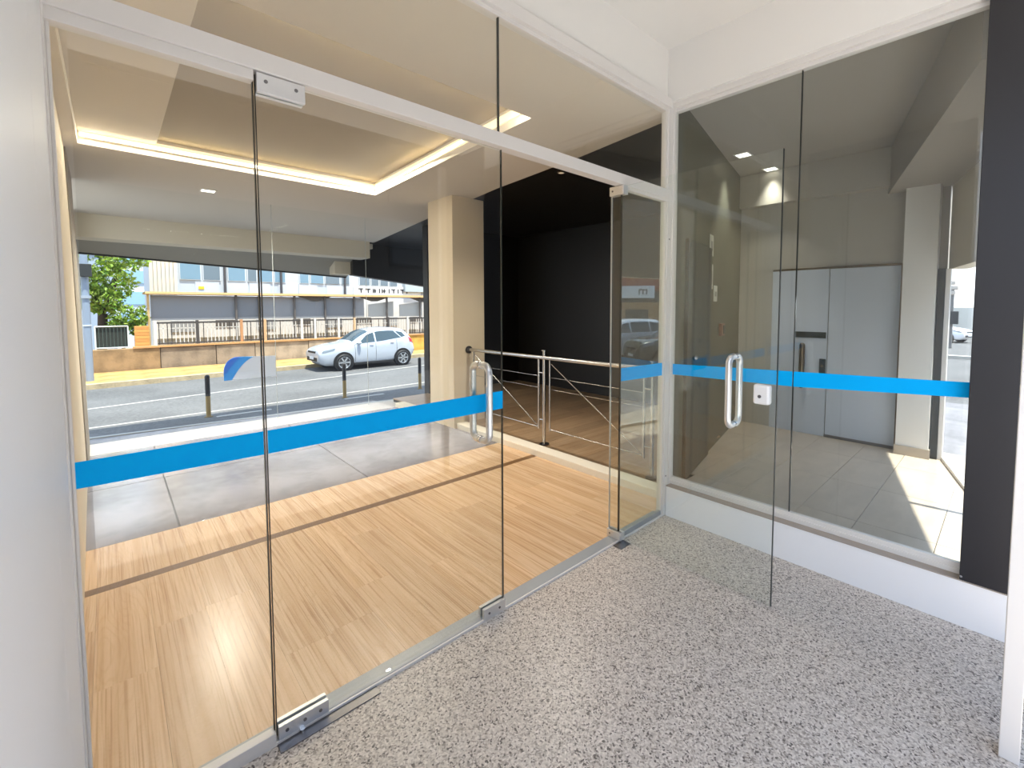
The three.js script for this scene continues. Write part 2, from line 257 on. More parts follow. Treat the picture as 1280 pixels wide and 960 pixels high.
// panes
function seal(x0, x1, y0, y1, z0, z1, parent) { part('joint', box(x0, x1, y0, y1, z0, z1), M.rubber, parent); }
function stripe(pts, axis, at, parent) {                          // thin adhesive band through [u, low, high] on a pane
  const n = pts.length, P = [], Q = []; for (const d of [at, at + 0.0012 * (axis === 'x' ? -1 : 1)]) for (const [u, lo, hi] of pts) for (const y of [lo, hi]) P.push(axis === 'x' ? [d, y, u] : [u, y, d]);
  const id = (s, k, e) => s * 2 * n + 2 * k + e;
  for (let k = 0; k + 1 < n; k++) { for (const s of [0, 1]) Q.push([id(s, k, 0), id(s, k + 1, 0), id(s, k + 1, 1), id(s, k, 1)]); for (const e of [0, 1]) Q.push([id(0, k, e), id(0, k + 1, e), id(1, k + 1, e), id(1, k, e)]); }
  for (const k of [0, n - 1]) Q.push([id(0, k, 0), id(0, k, 1), id(1, k, 1), id(1, k, 0)]);
  part('blue_stripe', solid(P, Q), M.blue, parent, 'bright blue safety stripe');
}
{
  let w = sgroup('window_1'); part('glass_pane', box(-2.808, -2.387, 0.04, 2.14, -0.005, 0.005), glass, w); seal(-2.389, -2.386, 0.04, 2.14, -0.006, 0.006, w); stripe([[-2.815, 0.982, 1.051], [-2.391, 0.976, 1.051]], 'z', 0.0055, w);
  w = sgroup('window_2'); part('glass_pane', box(-0.5, -0.034, 0.03, 2.15, -0.005, 0.005), mirrorGlass, w); seal(-0.503, -0.498, 0.03, 2.15, -0.006, 0.006, w); stripe([[-0.497, 0.994, 1.074], [-0.034, 0.981, 1.067]], 'z', 0.0055, w);
  w = sgroup('window_3'); part('glass_pane', box(-2.81, -1.434, 2.22, 2.74, -0.005, 0.005), glass, w); seal(-1.434, -1.429, 2.22, 2.74, -0.006, 0.006, w);
  w = sgroup('window_4'); part('glass_pane', box(-1.429, -0.03, 2.22, 2.74, -0.005, 0.005), glass, w);
  w = sgroup('window_5'); part('glass_pane', box(0.065, 0.075, 0.255, 2.75, 0.03, 0.79), glass, w); seal(0.0645, 0.0755, 0.255, 2.75, 0.79, 0.795, w); stripe([[0.02, 0.98, 1.053], [0.789, 0.993, 1.08]], 'x', 0.0645, w);
  w = sgroup('window_6'); part('glass_pane', box(0.065, 0.075, 0.255, 2.75, 0.795, 1.526), glass, w); stripe([[0.796, 0.993, 1.08], [1.526, 1.036, 1.106]], 'x', 0.0645, w);
}
// ---- the two glass doors
function patch(x0, x1, y0, y1, zc, parent, screws) {              // patch fitting clamped on both faces of a door leaf along x
  for (const s of [-1, 1]) { const p = part('patch_fitting', rbox(x0, x1, y0, y1, zc + (s > 0 ? 0.006 : -0.022), zc + (s > 0 ? 0.022 : -0.006), 0.002), M.satin, parent); for (const [sx, sy] of screws) part('screw', cyl(V(sx, sy, zc + s * 0.0225), V(0, 0, 1), 0.0055, 0.003), M.plate, p); }
}
function loopHandle(c, ax, hw, hh, r, parent) {                   // closed tubular pull: two D handles back to back through the glass
  const rr = 0.035, pts = []; for (const [sx, sy, a0] of [[1, 1, 0], [-1, 1, 90], [-1, -1, 180], [1, -1, 270]]) for (let k = 0; k <= 6; k++) { const a = (a0 + k * 15) * Math.PI / 180; pts.push([sx * (hw - rr) + rr * Math.cos(a), sy * (hh - rr) + rr * Math.sin(a)]); }
  const v = pts.map(([a, b]) => ax === 'z' ? V(c.x, c.y + b, c.z + a) : V(c.x + a, c.y + b, c.z));
  const path = new THREE.CurvePath(); for (let i = 0; i < v.length; i++) path.add(new THREE.LineCurve3(v[i], v[(i + 1) % v.length]));
  class C extends THREE.Curve { getPoint(t) { const n = v.length, s = ((t % 1) + 1) % 1; let L = 0; const len = v.map((p, i) => p.distanceTo(v[(i + 1) % n])); const tot = len.reduce((a, b) => a + b, 0); let q = s * tot; for (let i = 0; i < n; i++) { if (q <= len[i]) return v[i].clone().lerp(v[(i + 1) % n], len[i] ? q / len[i] : 0); q -= len[i]; } return v[0].clone(); } }
  const h = part('pull_handle', new THREE.TubeGeometry(new C(), 160, r, 14, true), M.satin, parent, 'satin metal loop handle');
  for (const s of [-1, 1]) part('collar', cyl(V(c.x, c.y + s * hh, c.z), ax === 'z' ? V(0, 0, 1) : V(1, 0, 0), r * 1.12, 0.016), M.steel, h);
}
{
  const d = sgroup('door_1');   // closed leaf
  part('glass_pane', box(-2.38, -1.418, 0.02, 2.16, -0.005, 0.005), glass, d);
  part('edge', box(-1.419, -1.416, 0.02, 2.16, -0.0052, 0.0052), M.rubber, d); part('edge', box(-2.382, -2.38, 0.02, 2.16, -0.0052, 0.0052), M.rubber, d);
  stripe([[-2.379, 0.976, 1.051], [-1.418, 0.972, 1.055]], 'z', 0.0055, d);
  patch(-2.38, -2.243, 2.105, 2.163, 0, d, [[-2.355, 2.14], [-2.27, 2.14]]);
  patch(-2.38, -2.222, 0.012, 0.058, 0, d, [[-2.355, 0.036], [-2.3, 0.036], [-2.25, 0.036]]);
  patch(-1.545, -1.417, 0.004, 0.056, 0, d, [[-1.515, 0.03], [-1.455, 0.03]]);
  loopHandle(V(-1.538, 1.017, 0), 'z', 0.062, 0.17, 0.0155, d);
  const e = sgroup('door_2');   // leaf standing open into the vestibule, square to the front
  part('glass_pane', box(-0.513, -0.503, 0.02, 2.16, -0.065, 0.9), glass, e);
  part('edge', box(-0.5135, -0.5025, 0.02, 2.16, 0.9, 0.903), M.rubber, e); part('edge', box(-0.5135, -0.5025, 0.02, 2.16, -0.068, -0.065), M.satin, e);
  for (const [y0, y1] of [[0.012, 0.06], [2.11, 2.163]]) for (const s of [-1, 1]) { const x = s < 0 ? [-0.53, -0.5135] : [-0.5025, -0.486]; const p = part('patch_fitting', rbox(x[0], x[1], y0, y1, -0.068, 0.03, 0.002), M.satin, e); part('screw', cyl(V(s < 0 ? -0.5305 : -0.4855, (y0 + y1) / 2, -0.045), V(1, 0, 0), 0.0055, 0.003), M.plate, p); }
  part('patch_cap', rbox(-0.53, -0.486, 0.012, 0.06, 0.031, 0.036, 0.002), M.satin, e); part('patch_cap', rbox(-0.53, -0.486, 2.11, 2.163, 0.031, 0.036, 0.002), M.satin, e);
  loopHandle(V(-0.508, 1.032, 0.7), 'x', 0.062, 0.17, 0.0155, e);
  const l = part('lock', rbox(-0.53, -0.486, 0.985, 1.08, 0.8, 0.874, 0.012), mat(rgb(236, 236, 236), 0.35), e, 'white rounded lock case'); part('keyhole', cyl(V(-0.531, 1.024, 0.832), V(1, 0, 0), 0.008, 0.004), M.plate, l);
}
{ // floor springs' cover plates
  const a = group('floor_plate'); part('cover', rbox(-2.385, -2.05, 0.0, 0.004, 0.021, 0.062, 0.0015), M.plate, a); part('pivot', cyl(V(-2.31, 0.008, 0.026), V(0, 1, 0), 0.008, 0.01), M.steel, a);
  tag(settle(a), 'long dark steel floor spring plate below the closed glass door leaf', 'floor plate');
  const b = group('floor_plate'); part('cover', rbox(-0.585, -0.49, 0.0, 0.004, 0.022, 0.085, 0.0015), M.plate, b); part('pivot', cyl(V(-0.508, 0.008, 0.03), V(0, 1, 0), 0.008, 0.012), M.steel, b);
  tag(settle(b), 'short dark steel floor spring plate under the open glass door leaf', 'floor plate');
}
// ---- street side glazing of the shop
{
  const xs = [-2.94, -1.21, -0.02, 0.95];
  for (let k = 0; k < 3; k++) { const w = sgroup('window_' + (7 + k)); part('glass_pane', box(xs[k], xs[k + 1] - 0.003, 0.0, 2.73, -4.905, -4.897), thinGlass, w); if (k < 2) part('joint', box(xs[k + 1] - 0.003, xs[k + 1], 0, 2.73, -4.906, -4.896), mat(rgb(190, 196, 196), 0.4), w); }
  struct('trim_5', rbox(0.935, 1.06, 0.0, 2.735, -4.95, -4.826, 0.003), M.black);
  struct('trim_6', solid([[-2.908, 0, -3.7], [-2.93, 0, -4.98], [-2.955, 2.735, -4.98], [-2.936, 2.735, -3.7], [-3.1, 0, -3.7], [-3.1, 0, -4.98], [-3.1, 2.735, -4.98], [-3.1, 2.735, -3.7]], [[0, 1, 2, 3], [4, 5, 6, 7], [0, 4, 7, 3], [1, 5, 6, 2], [3, 2, 6, 7], [0, 1, 5, 4]]), mat(rgb(150, 140, 124), 0.6));
  const st = group('window_sticker'); const sh = new THREE.Shape(); sh.moveTo(-1.77, 0.556); sh.lineTo(-1.217, 0.556); sh.lineTo(-1.217, 0.82); sh.lineTo(-1.62, 0.835); sh.bezierCurveTo(-1.71, 0.835, -1.77, 0.76, -1.77, 0.66);
  const eg = (s) => uvm(new THREE.ExtrudeGeometry(s, { depth: 0.0015, bevelEnabled: false, curveSegments: 14 }));
  part('white_film', eg(sh).translate(0, 0, -4.8965), phys(rgb(244, 246, 250), 0.95, { transmission: 0.9, thickness: 0 }), st);
  const b1 = new THREE.Shape(); b1.moveTo(-1.77, 0.556); b1.lineTo(-1.69, 0.556); b1.bezierCurveTo(-1.6, 0.72, -1.54, 0.79, -1.45, 0.827); b1.lineTo(-1.62, 0.835); b1.bezierCurveTo(-1.71, 0.835, -1.77, 0.76, -1.77, 0.66);
  part('blue_wave', eg(b1).translate(0, 0, -4.8945), phys(rgb(120, 212, 255), 0.95, { transmission: 0.9, thickness: 0 }), st);
  const b2 = new THREE.Shape(); b2.moveTo(-1.77, 0.62); b2.bezierCurveTo(-1.68, 0.74, -1.64, 0.8, -1.58, 0.834); b2.lineTo(-1.62, 0.835); b2.bezierCurveTo(-1.71, 0.835, -1.77, 0.76, -1.77, 0.66);
  part('dark_wave', eg(b2).translate(0, 0, -4.8925), phys(rgb(130, 205, 250), 0.95, { transmission: 0.9, thickness: 0 }), st);
  tag(settle(st), 'white window film with a blue wave at its left end on the street glazing', 'sticker');
}
// ---- lobby street glazing
{
  const w = sgroup('window_10'); const P = (t) => [2.9 + (0.16 - 2.9) * t, 1.225 + (1.93 - 1.225) * t];
  for (let k = 0; k < 2; k++) { const a = P(k * 0.5 + 0.01), b = P(k * 0.5 + 0.49); part('glass_pane', wallSlab(a[0], a[1], b[0], b[1], 0.03, 1.8, 0.03, 1.8, -0.008), thinGlass, w); }
  for (const t of [0.5, 0.995]) { const p = P(t); part('mullion', rbox(p[0] - 0.02, p[0] + 0.02, 0, 1.8, p[1] - 0.02, p[1] + 0.03, 0.002), M.dark, w); }
  part('jamb', merge([rbox(2.86, 2.99, 0, 1.8, 1.145, 1.2, 0.003)]), M.dark, w, 'black jamb'); part('jamb', rbox(2.88, 2.99, 0, 1.8, 1.2, 1.235, 0.003), M.alu, w, 'grey aluminium jamb');
  const a = P(0), b = P(1); part('sill', wallSlab(a[0], a[1], b[0], b[1], 0, 0.03, 0, 0.03, -0.03), M.alu, w);
}
{ const o = sgroup('door_post'); part('profile', merge([rbox(-0.718, -0.668, 0, 2.6, 1.672, 1.72, 0.003), rbox(-0.668, -0.655, 0, 2.6, 1.69, 1.705, 0.002)]), M.alu, o); part('screw', cyl(V(-0.7, 0.25, 1.666), V(0, 0, 1), 0.006, 0.006), M.plate, o); }

// ================================================================ LAMPS
{ // warm light strips round the sunken ceiling bay
  const t = group('cove_light');
  const strip = (a, b, n) => {        // from a to b in plan, facing n
    const len = Math.hypot(b[0] - a[0], b[1] - a[1]), mx = (a[0] + b[0]) / 2, mz = (a[1] + b[1]) / 2, ang = Math.atan2(-(b[1] - a[1]), b[0] - a[0]);
    const g = new THREE.BoxGeometry(len, 0.056, 0.012); g.rotateY(ang); g.translate(mx, 2.821, mz); part('led_strip', g, led, t);
    const L = new THREE.RectAreaLight(new THREE.Color(1, 0.91, 0.77), 34, len * 0.98, 0.05); L.position.set(mx + n[0] * 0.012, 2.821, mz + n[1] * 0.012); L.lookAt(mx + n[0] * 0.35, 1.8, mz + n[1] * 0.35); scene.add(L);
  };
  strip([-2.85, -3.524], [-0.47, -3.524], [0, 1]); strip([-0.467, -3.5], [-0.605, -0.72], [-1, 0]); strip([-2.3, -0.697], [-0.62, -0.697], [0, -1]);
  tag(settle(t), 'warm light strips glowing around the sunken bay of the shop ceiling', 'cove light');
}
function downlight(x, y, z, label, I, cone, col) {
  const t = group('downlight'); part('trim', merge([rbox(x - 0.075, x + 0.075, y - 0.006, y + 0.004, z - 0.075, z - 0.06, 0.002), rbox(x - 0.075, x + 0.075, y - 0.006, y + 0.004, z + 0.06, z + 0.075, 0.002), rbox(x - 0.075, x - 0.06, y - 0.006, y + 0.004, z - 0.06, z + 0.06, 0.002), rbox(x + 0.06, x + 0.075, y - 0.006, y + 0.004, z - 0.06, z + 0.06, 0.002)]), M.white, t);
  part('lamp_panel', box(x - 0.06, x + 0.06, y - 0.004, y + 0.004, z - 0.06, z + 0.06), lampFace, t);
  const s = new THREE.SpotLight(col, I, 0, cone, 0.6, 2); s.position.set(x, y - 0.03, z); s.target.position.set(x, 0, z); s.castShadow = true; s.shadow.radius = 3; scene.add(s, s.target);
  return tag(settle(t), label, 'downlight');
}
downlight(-1.886, 2.735, -4.62, 'square downlight in the shop ceiling between the cove and the street', 13, 1.2, new THREE.Color(1, 0.92, 0.78));
downlight(2.07, 3.02, -0.36, 'square lobby ceiling downlight farther from the metal door wall', 2.2, 0.7, new THREE.Color(1, 0.96, 0.88));
downlight(2.78, 3.02, -0.34, 'square lobby ceiling downlight nearest the metal door wall', 1.6, 0.6, new THREE.Color(1, 0.96, 0.88));

{ // small round fitting in the dark ceiling edge; its light is added floor fill
  const t = group('fill_spot'); part('ring', new THREE.TorusGeometry(0.032, 0.007, 10, 28).rotateX(Math.PI / 2).translate(0.45, 2.735, -1.42), M.bronze, t); part('fill_glow', cyl(V(0.45, 2.734, -1.42), V(0, 1, 0), 0.028, 0.006), mat(rgb(255, 236, 205), 0.6, { emissive: new THREE.Color(1, 0.85, 0.6), emissiveIntensity: 0.12 }), t);
  const s = new THREE.SpotLight(new THREE.Color(1, 0.9, 0.76), 4.5, 0, 1.1, 0.8, 2); s.position.set(0.45, 2.715, -1.42); s.target.position.set(0.0, 0, -1.7); s.castShadow = true; s.shadow.radius = 2; scene.add(s, s.target);
  tag(settle(t), 'small round fitting with added fill light at the edge of the black ceiling above the railing', 'spotlight');
}
// ================================================================ RAILING
{
  const r = group('railing'), X = 0.4, tz = (z) => 0.93 + (z + 2.9) * 0.0045;
  const top = part('top_rail', tube(V(X - 0.02, 0.93, -2.9), V(X, 0.945, -0.3), 0.02, 16), M.steel, r);
  part('wall_flange', cyl(V(X - 0.02, 0.93, -2.892), V(0, 0, 1), 0.045, 0.014, 24), M.plate, r);
  for (const z of [-1.6, -0.34]) { const p = part('post', cyl(V(X, 0.53, z), V(0, 1, 0), 0.017, 0.96), M.steel, r); part('flange', cyl(V(X, 0.056, z), V(0, 1, 0), 0.05, 0.012, 24), M.plate, p); part('cap', cyl(V(X, 1.01, z), V(0, 1, 0), 0.028, 0.008, 20), M.steel, p); }
  for (const [a, b] of [[-2.82, -1.68], [-1.52, -0.42]]) {
    const f = part('panel_frame', merge([tube(V(X, 0.2, a), V(X, 0.93, a), 0.009), tube(V(X, 0.2, b), V(X, 0.93, b), 0.012), tube(V(X, 0.22, a), V(X, 0.22, b), 0.005)]), M.steel, r);
    part('diagonal_brace', tube(V(X, 0.88, a + 0.02), V(X, 0.23, b - 0.02), 0.0055), M.steel, f);
    for (const y of [0.62, 0.74]) part('cable', tube(V(X + 0.02, y, a), V(X + 0.02, y, b), 0.0022, 6), M.steel, f);
    for (const y of [0.3, 0.78]) part('clamp', cyl(V(X, y, b + (b < -1 ? 0.04 : 0.04)), V(0, 0, 1), 0.008, 0.08, 8), M.steel, f);
  }
  tag(settle(r), 'stainless steel railing with cross bracing on the kerb before the dark room', 'railing');
}
// ================================================================ LOBBY FITTINGS
{
  const d = sgroup('door_3');   // wide grey metal door
  part('leaf', rbox(2.962, 2.985, 0.03, 1.86, 0.245, 0.86, 0.003), M.grey, d); part('kick_strip', rbox(2.955, 2.992, 0, 0.03, 0.235, 0.87, 0.002), M.plate, d);
  part('frame', merge([rbox(2.95, 2.992, 0, 1.88, 0.86, 0.885, 0.002), rbox(2.97, 2.992, 1.862, 1.885, -0.35, 0.86, 0.002)]), M.bronze, d);
  const p = sgroup('door_panel'); part('panel', rbox(2.968, 2.99, 0.0, 1.862, -0.35, -0.1, 0.002), M.grey, p); part('panel', rbox(2.966, 2.99, 0.0, 1.862, -0.096, 0.236, 0.002), M.grey, p);
  const s = part('slot', rbox(2.958, 2.968, 1.098, 1.165, -0.09, 0.225, 0.002), M.rubber, p, 'black slot'); 
  const h = part('pull_handle', new THREE.CapsuleGeometry(0.03, 0.46, 6, 16).translate(2.93, 0.78, 0.0), M.bronze, p, 'bronze upright pull'); part('bracket', merge([cyl(V(2.952, 0.95, 0), V(1, 0, 0), 0.012, 0.04), cyl(V(2.952, 0.6, 0), V(1, 0, 0), 0.012, 0.04)]), M.bronze, h);
  const l = part('lock', rbox(2.945, 2.968, 0.7, 0.87, 0.17, 0.232, 0.006), M.rubber, p, 'black door lock'); part('cylinder', cyl(V(2.944, 0.79, 0.2), V(1, 0, 0), 0.014, 0.008), M.bronze, l);
}
function onDivider(s, y0, y1, w, th, off = 0) {                    // geometry lying on the lobby side of the divider, s metres from its left end
  s -= 0.2; const dx = 2.69 / 2.7605, dz = -0.62 / 2.7605, g = new RoundedBoxGeometry(w, y1 - y0, th, 2, 0.006); g.rotateY(Math.atan2(-dz, dx)); g.translate(0.3 + dx * s + (-dz) * (th / 2 + off), (y0 + y1) / 2, -0.13 + dz * s + dx * (th / 2 + off)); return uvm(g);
}
{
  const d = sgroup('door_4'); part('leaf', onDivider(0.95, 0.01, 2.0, 0.8, 0.03), M.charcoal, d, 'dark service door'); part('knob', new THREE.SphereGeometry(0.022, 16, 12).translate(0.3 + 0.9745 * 0.48 + 0.2246 * 0.06, 1.02, -0.13 - 0.2246 * 0.48 + 0.9745 * 0.06), M.steel, d);
  const k = group('intercom'); const b = part('case', onDivider(1.9, 1.14, 1.27, 0.15, 0.035), mat(rgb(128, 84, 64), 0.4), k); part('screen', onDivider(1.92, 1.16, 1.25, 0.09, 0.006, 0.035), M.rubber, b);
  tag(settle(k), 'small brown intercom box with dark screen on the lobby side wall', 'intercom');
  [[1.42, 1.62, 1.86], [1.42, 1.94, 2.14], [1.62, 1.5, 1.66]].forEach(([s, y0, y1], i) => { const n = group('reflection_sheet'); part('sheet', onDivider(s, y0, y1, 0.14, 0.008), mat(rgb(206, 206, 196), 0.6), n); part('inner_tint', onDivider(s, y0 + 0.05, y1 - 0.06, 0.07, 0.002, 0.008), mat(rgb(150, 150, 142), 0.6), n); tag(settle(n), ['pale sheet standing for a glass reflection beside the dark service door, middle of the three', 'pale sheet standing for a glass reflection beside the dark service door, topmost of the three', 'small pale sheet standing for a glass reflection nearest the intercom'][i], 'notice', 'pale sheets standing for reflections on the lobby side wall'); });  // sheets paint in pale reflections of the glass as solid rectangles
}

// ================================================================ STREET BEHIND THE SHOP
const strip = (x0, z0, x1, z1, w, y0, y1, m, name, parent) => { const g = solid([[x0, y0, z0], [x1, y0, z1], [x1, y1, z1], [x0, y1, z0], [x0, y0, z0 - w], [x1, y0, z1 - w], [x1, y1, z1 - w], [x0, y1, z0 - w]], [[0, 1, 2, 3], [4, 5, 6, 7], [0, 1, 5, 4], [3, 2, 6, 7], [0, 3, 7, 4], [1, 2, 6, 5]], 1.5); return parent ? part(name, g, m, parent) : struct(name, g, m); };
const ext = (a, b, x0, x1) => { const k = (b[1] - a[1]) / (b[0] - a[0]); return [x0, a[1] + k * (x0 - a[0]), x1, a[1] + k * (x1 - a[0])]; };
{
  struct('sidewalk', slabXZ([[-12, -5.0], [12, -5.0], [12, -7.9], [-12, -9.7]], GY, GY + 0.06), mat(rgb(150, 148, 150), 0.8, { map: wornMap }));
  const l = sgroup('lane_lines');
  strip(...ext([-3.03, -9.08], [3.06, -8.455], -12, 14), 0.1, GY, GY + 0.07, M.paint, 'edge_line', l);
  strip(...ext([-3.05, -10.33], [3.67, -10.62], -14, 30), 0.07, GY - 0.01, GY + 0.004, M.paint, 'lane_line', l);
  strip(...ext([-3.1, -12.6], [6.5, -14.35], -14, 34), 0.08, GY - 0.01, GY + 0.004, M.paint, 'lane_line', l);
  for (let k = 0; k < 4; k++) strip(-1.2 + k * 2.6, -9.75, -0.2 + k * 2.6, -9.73, 0.1, GY - 0.01, GY + 0.004, M.paint, 'dash', l);
  // far pavement, kerb and retaining wall
  const [cx0, cz0, cx1, cz1] = ext([-3.16, -15.95], [8.0, -17.0], -16, 40);
  struct('far_kerb', solid([[cx0, GY, cz0], [cx1, GY, cz1], [cx1, GY + 0.14, cz1], [cx0, GY + 0.14, cz0], [cx0, GY, cz0 - 0.18], [cx1, GY, cz1 - 0.18], [cx1, GY + 0.14, cz1 - 0.18], [cx0, GY + 0.14, cz0 - 0.18]], [[0, 1, 2, 3], [4, 5, 6, 7], [0, 1, 5, 4], [3, 2, 6, 7], [0, 3, 7, 4], [1, 2, 6, 5]]), mat(rgb(196, 176, 140), 0.85, { map: wornMap }));
  struct('far_pavement', slabXZ([[cx0, cz0 - 0.18], [cx1, cz1 - 0.18], [cx1, -24], [cx0, -24]], GY, GY + 0.13), mat(rgb(186, 148, 86), 0.9, { map: wornMap }));
  const w = sgroup('wall_retaining'); const edges = [-14, -7.5, -4.4, -1.5, 0.1, 1.35, 3.3, 5.4, 7.4, 9.6, 12, 16, 22];
  for (let k = 0; k + 1 < edges.length; k++) { const tone = [rgb(126, 104, 80), rgb(142, 116, 86), rgb(150, 122, 88), rgb(140, 124, 106), rgb(146, 130, 112), rgb(166, 150, 130), rgb(172, 156, 136), rgb(178, 158, 124), rgb(206, 162, 76), rgb(206, 164, 82), rgb(200, 170, 110), rgb(200, 170, 120)][k]; part('wall_block', rbox(edges[k] + 0.008, edges[k + 1] - 0.008, GY, 0.0 + (k % 3) * 0.012, -19.3, -19.0 - (k % 2) * 0.015, 0.02), mat(tone, 0.9, { map: wornMap }), w); }
  part('coping', box(-2.2, 22, 0.02, 0.08, -19.32, -18.96), mat(rgb(176, 134, 88), 0.9), w);
}
{ // white railing fence on the retaining wall
  const f = group('fence'), wht = mat(rgb(196, 192, 186), 0.6), drk = mat(rgb(60, 56, 54), 0.6);
  part('rail', box(-1.62, 16, 0.84, 0.9, -19.2, -19.15), drk, f); part('rail', box(-1.62, 16, 0.12, 0.16, -19.2, -19.15), drk, f); part('rail', box(-1.62, 16, 0.66, 0.685, -19.2, -19.16), wht, f);
  for (const [x, m] of [[-1.6, wht], [-0.42, drk], [0.95, mat(rgb(170, 124, 84), 0.7)], [1.75, mat(rgb(186, 150, 112), 0.7)], [3.1, wht], [3.62, wht], [4.6, wht], [5.3, mat(rgb(190, 158, 122), 0.7)], [6.9, drk], [7.9, wht], [8.9, wht], [10.4, wht], [12.2, wht]]) part('post', box(x - 0.045, x + 0.045, 0.08, 0.95, -19.22, -19.13), m, f);
  const a = [], b = []; for (let x = -1.5; x < 16; x += 0.115) (hash(Math.round(x * 100), 3, 4) > 0.35 ? a : b).push(box(x - 0.013, x + 0.013, 0.1, 0.86, -19.185, -19.16));
  part('pickets', merge(a), wht, f).userData.kind = 'stuff'; part('pickets', merge(b), drk, f).userData.kind = 'stuff';
  tag(settle(f), 'white and dark picket fence on top of the tan retaining wall', 'fence');
}
{ // long shelter with grey sheet panels behind the fence
  const s = group('street_shelter'), gr = [rgb(128, 130, 134), rgb(120, 122, 126), rgb(138, 138, 140)];
  const xs = [-1.66, 0.93, 1.73, 3.05, 4.3, 5.6, 6.1]; for (let k = 0; k + 1 < xs.length; k++) { part('sheet_panel', rbox(xs[k] + 0.012, xs[k + 1] - 0.012, 0.94, 1.86, -20.02, -19.98, 0.004), mat(gr[k % 3], 0.6), s); }
  for (const x of [-1.72, 0.93, 1.73, 3.05, 4.3, 5.6, 7.2, 9.0]) part('post', box(x - 0.035, x + 0.035, GY, 1.95, -19.96, -19.88), mat(x < 0 ? rgb(190, 160, 110) : rgb(90, 84, 80), 0.6), s);
  part('canopy', solid([[-1.8, 1.9, -19.7], [16, 1.94, -19.7], [16, 2.05, -19.7], [-1.8, 1.98, -19.7], [-1.8, 1.9, -21.4], [16, 1.94, -21.4], [16, 2.05, -21.4], [-1.8, 1.98, -21.4]], [[0, 1, 2, 3], [4, 5, 6, 7], [0, 1, 5, 4], [3, 2, 6, 7], [0, 3, 7, 4], [1, 2, 6, 5]]), mat(rgb(206, 172, 120), 0.8), s);
  for (const [x0, x1] of [[6.3, 7.6], [7.9, 9.2]]) part('curved_screen', wallSlab(x0, -20.0, x1, -20.05, 0.95, 1.55, 0.95, 1.72, -0.03), mat(rgb(176, 174, 168), 0.7), s);
  for (const x of [3.9, 6.6, 9.2, 12]) part('bracket', solid([[x - 0.7, 1.9, -19.9], [x + 0.7, 1.9, -19.9], [x + 0.12, 1.7, -19.9], [x - 0.12, 1.7, -19.9], [x - 0.7, 1.9, -20.1], [x + 0.7, 1.9, -20.1], [x + 0.12, 1.7, -20.1], [x - 0.12, 1.7, -20.1]], [[0, 1, 2, 3], [4, 5, 6, 7], [0, 1, 5, 4], [3, 2, 6, 7], [0, 3, 7, 4], [1, 2, 6, 5]]), mat(rgb(80, 74, 66), 0.7), s);
  part('notice_board', rbox(10.3, 11.3, 1.2, 1.5, -19.95, -19.9, 0.005), mat(rgb(232, 232, 228), 0.6), s);
  tag(settle(s), 'long street shelter of grey sheet panels under a tan canopy', 'shelter');
}
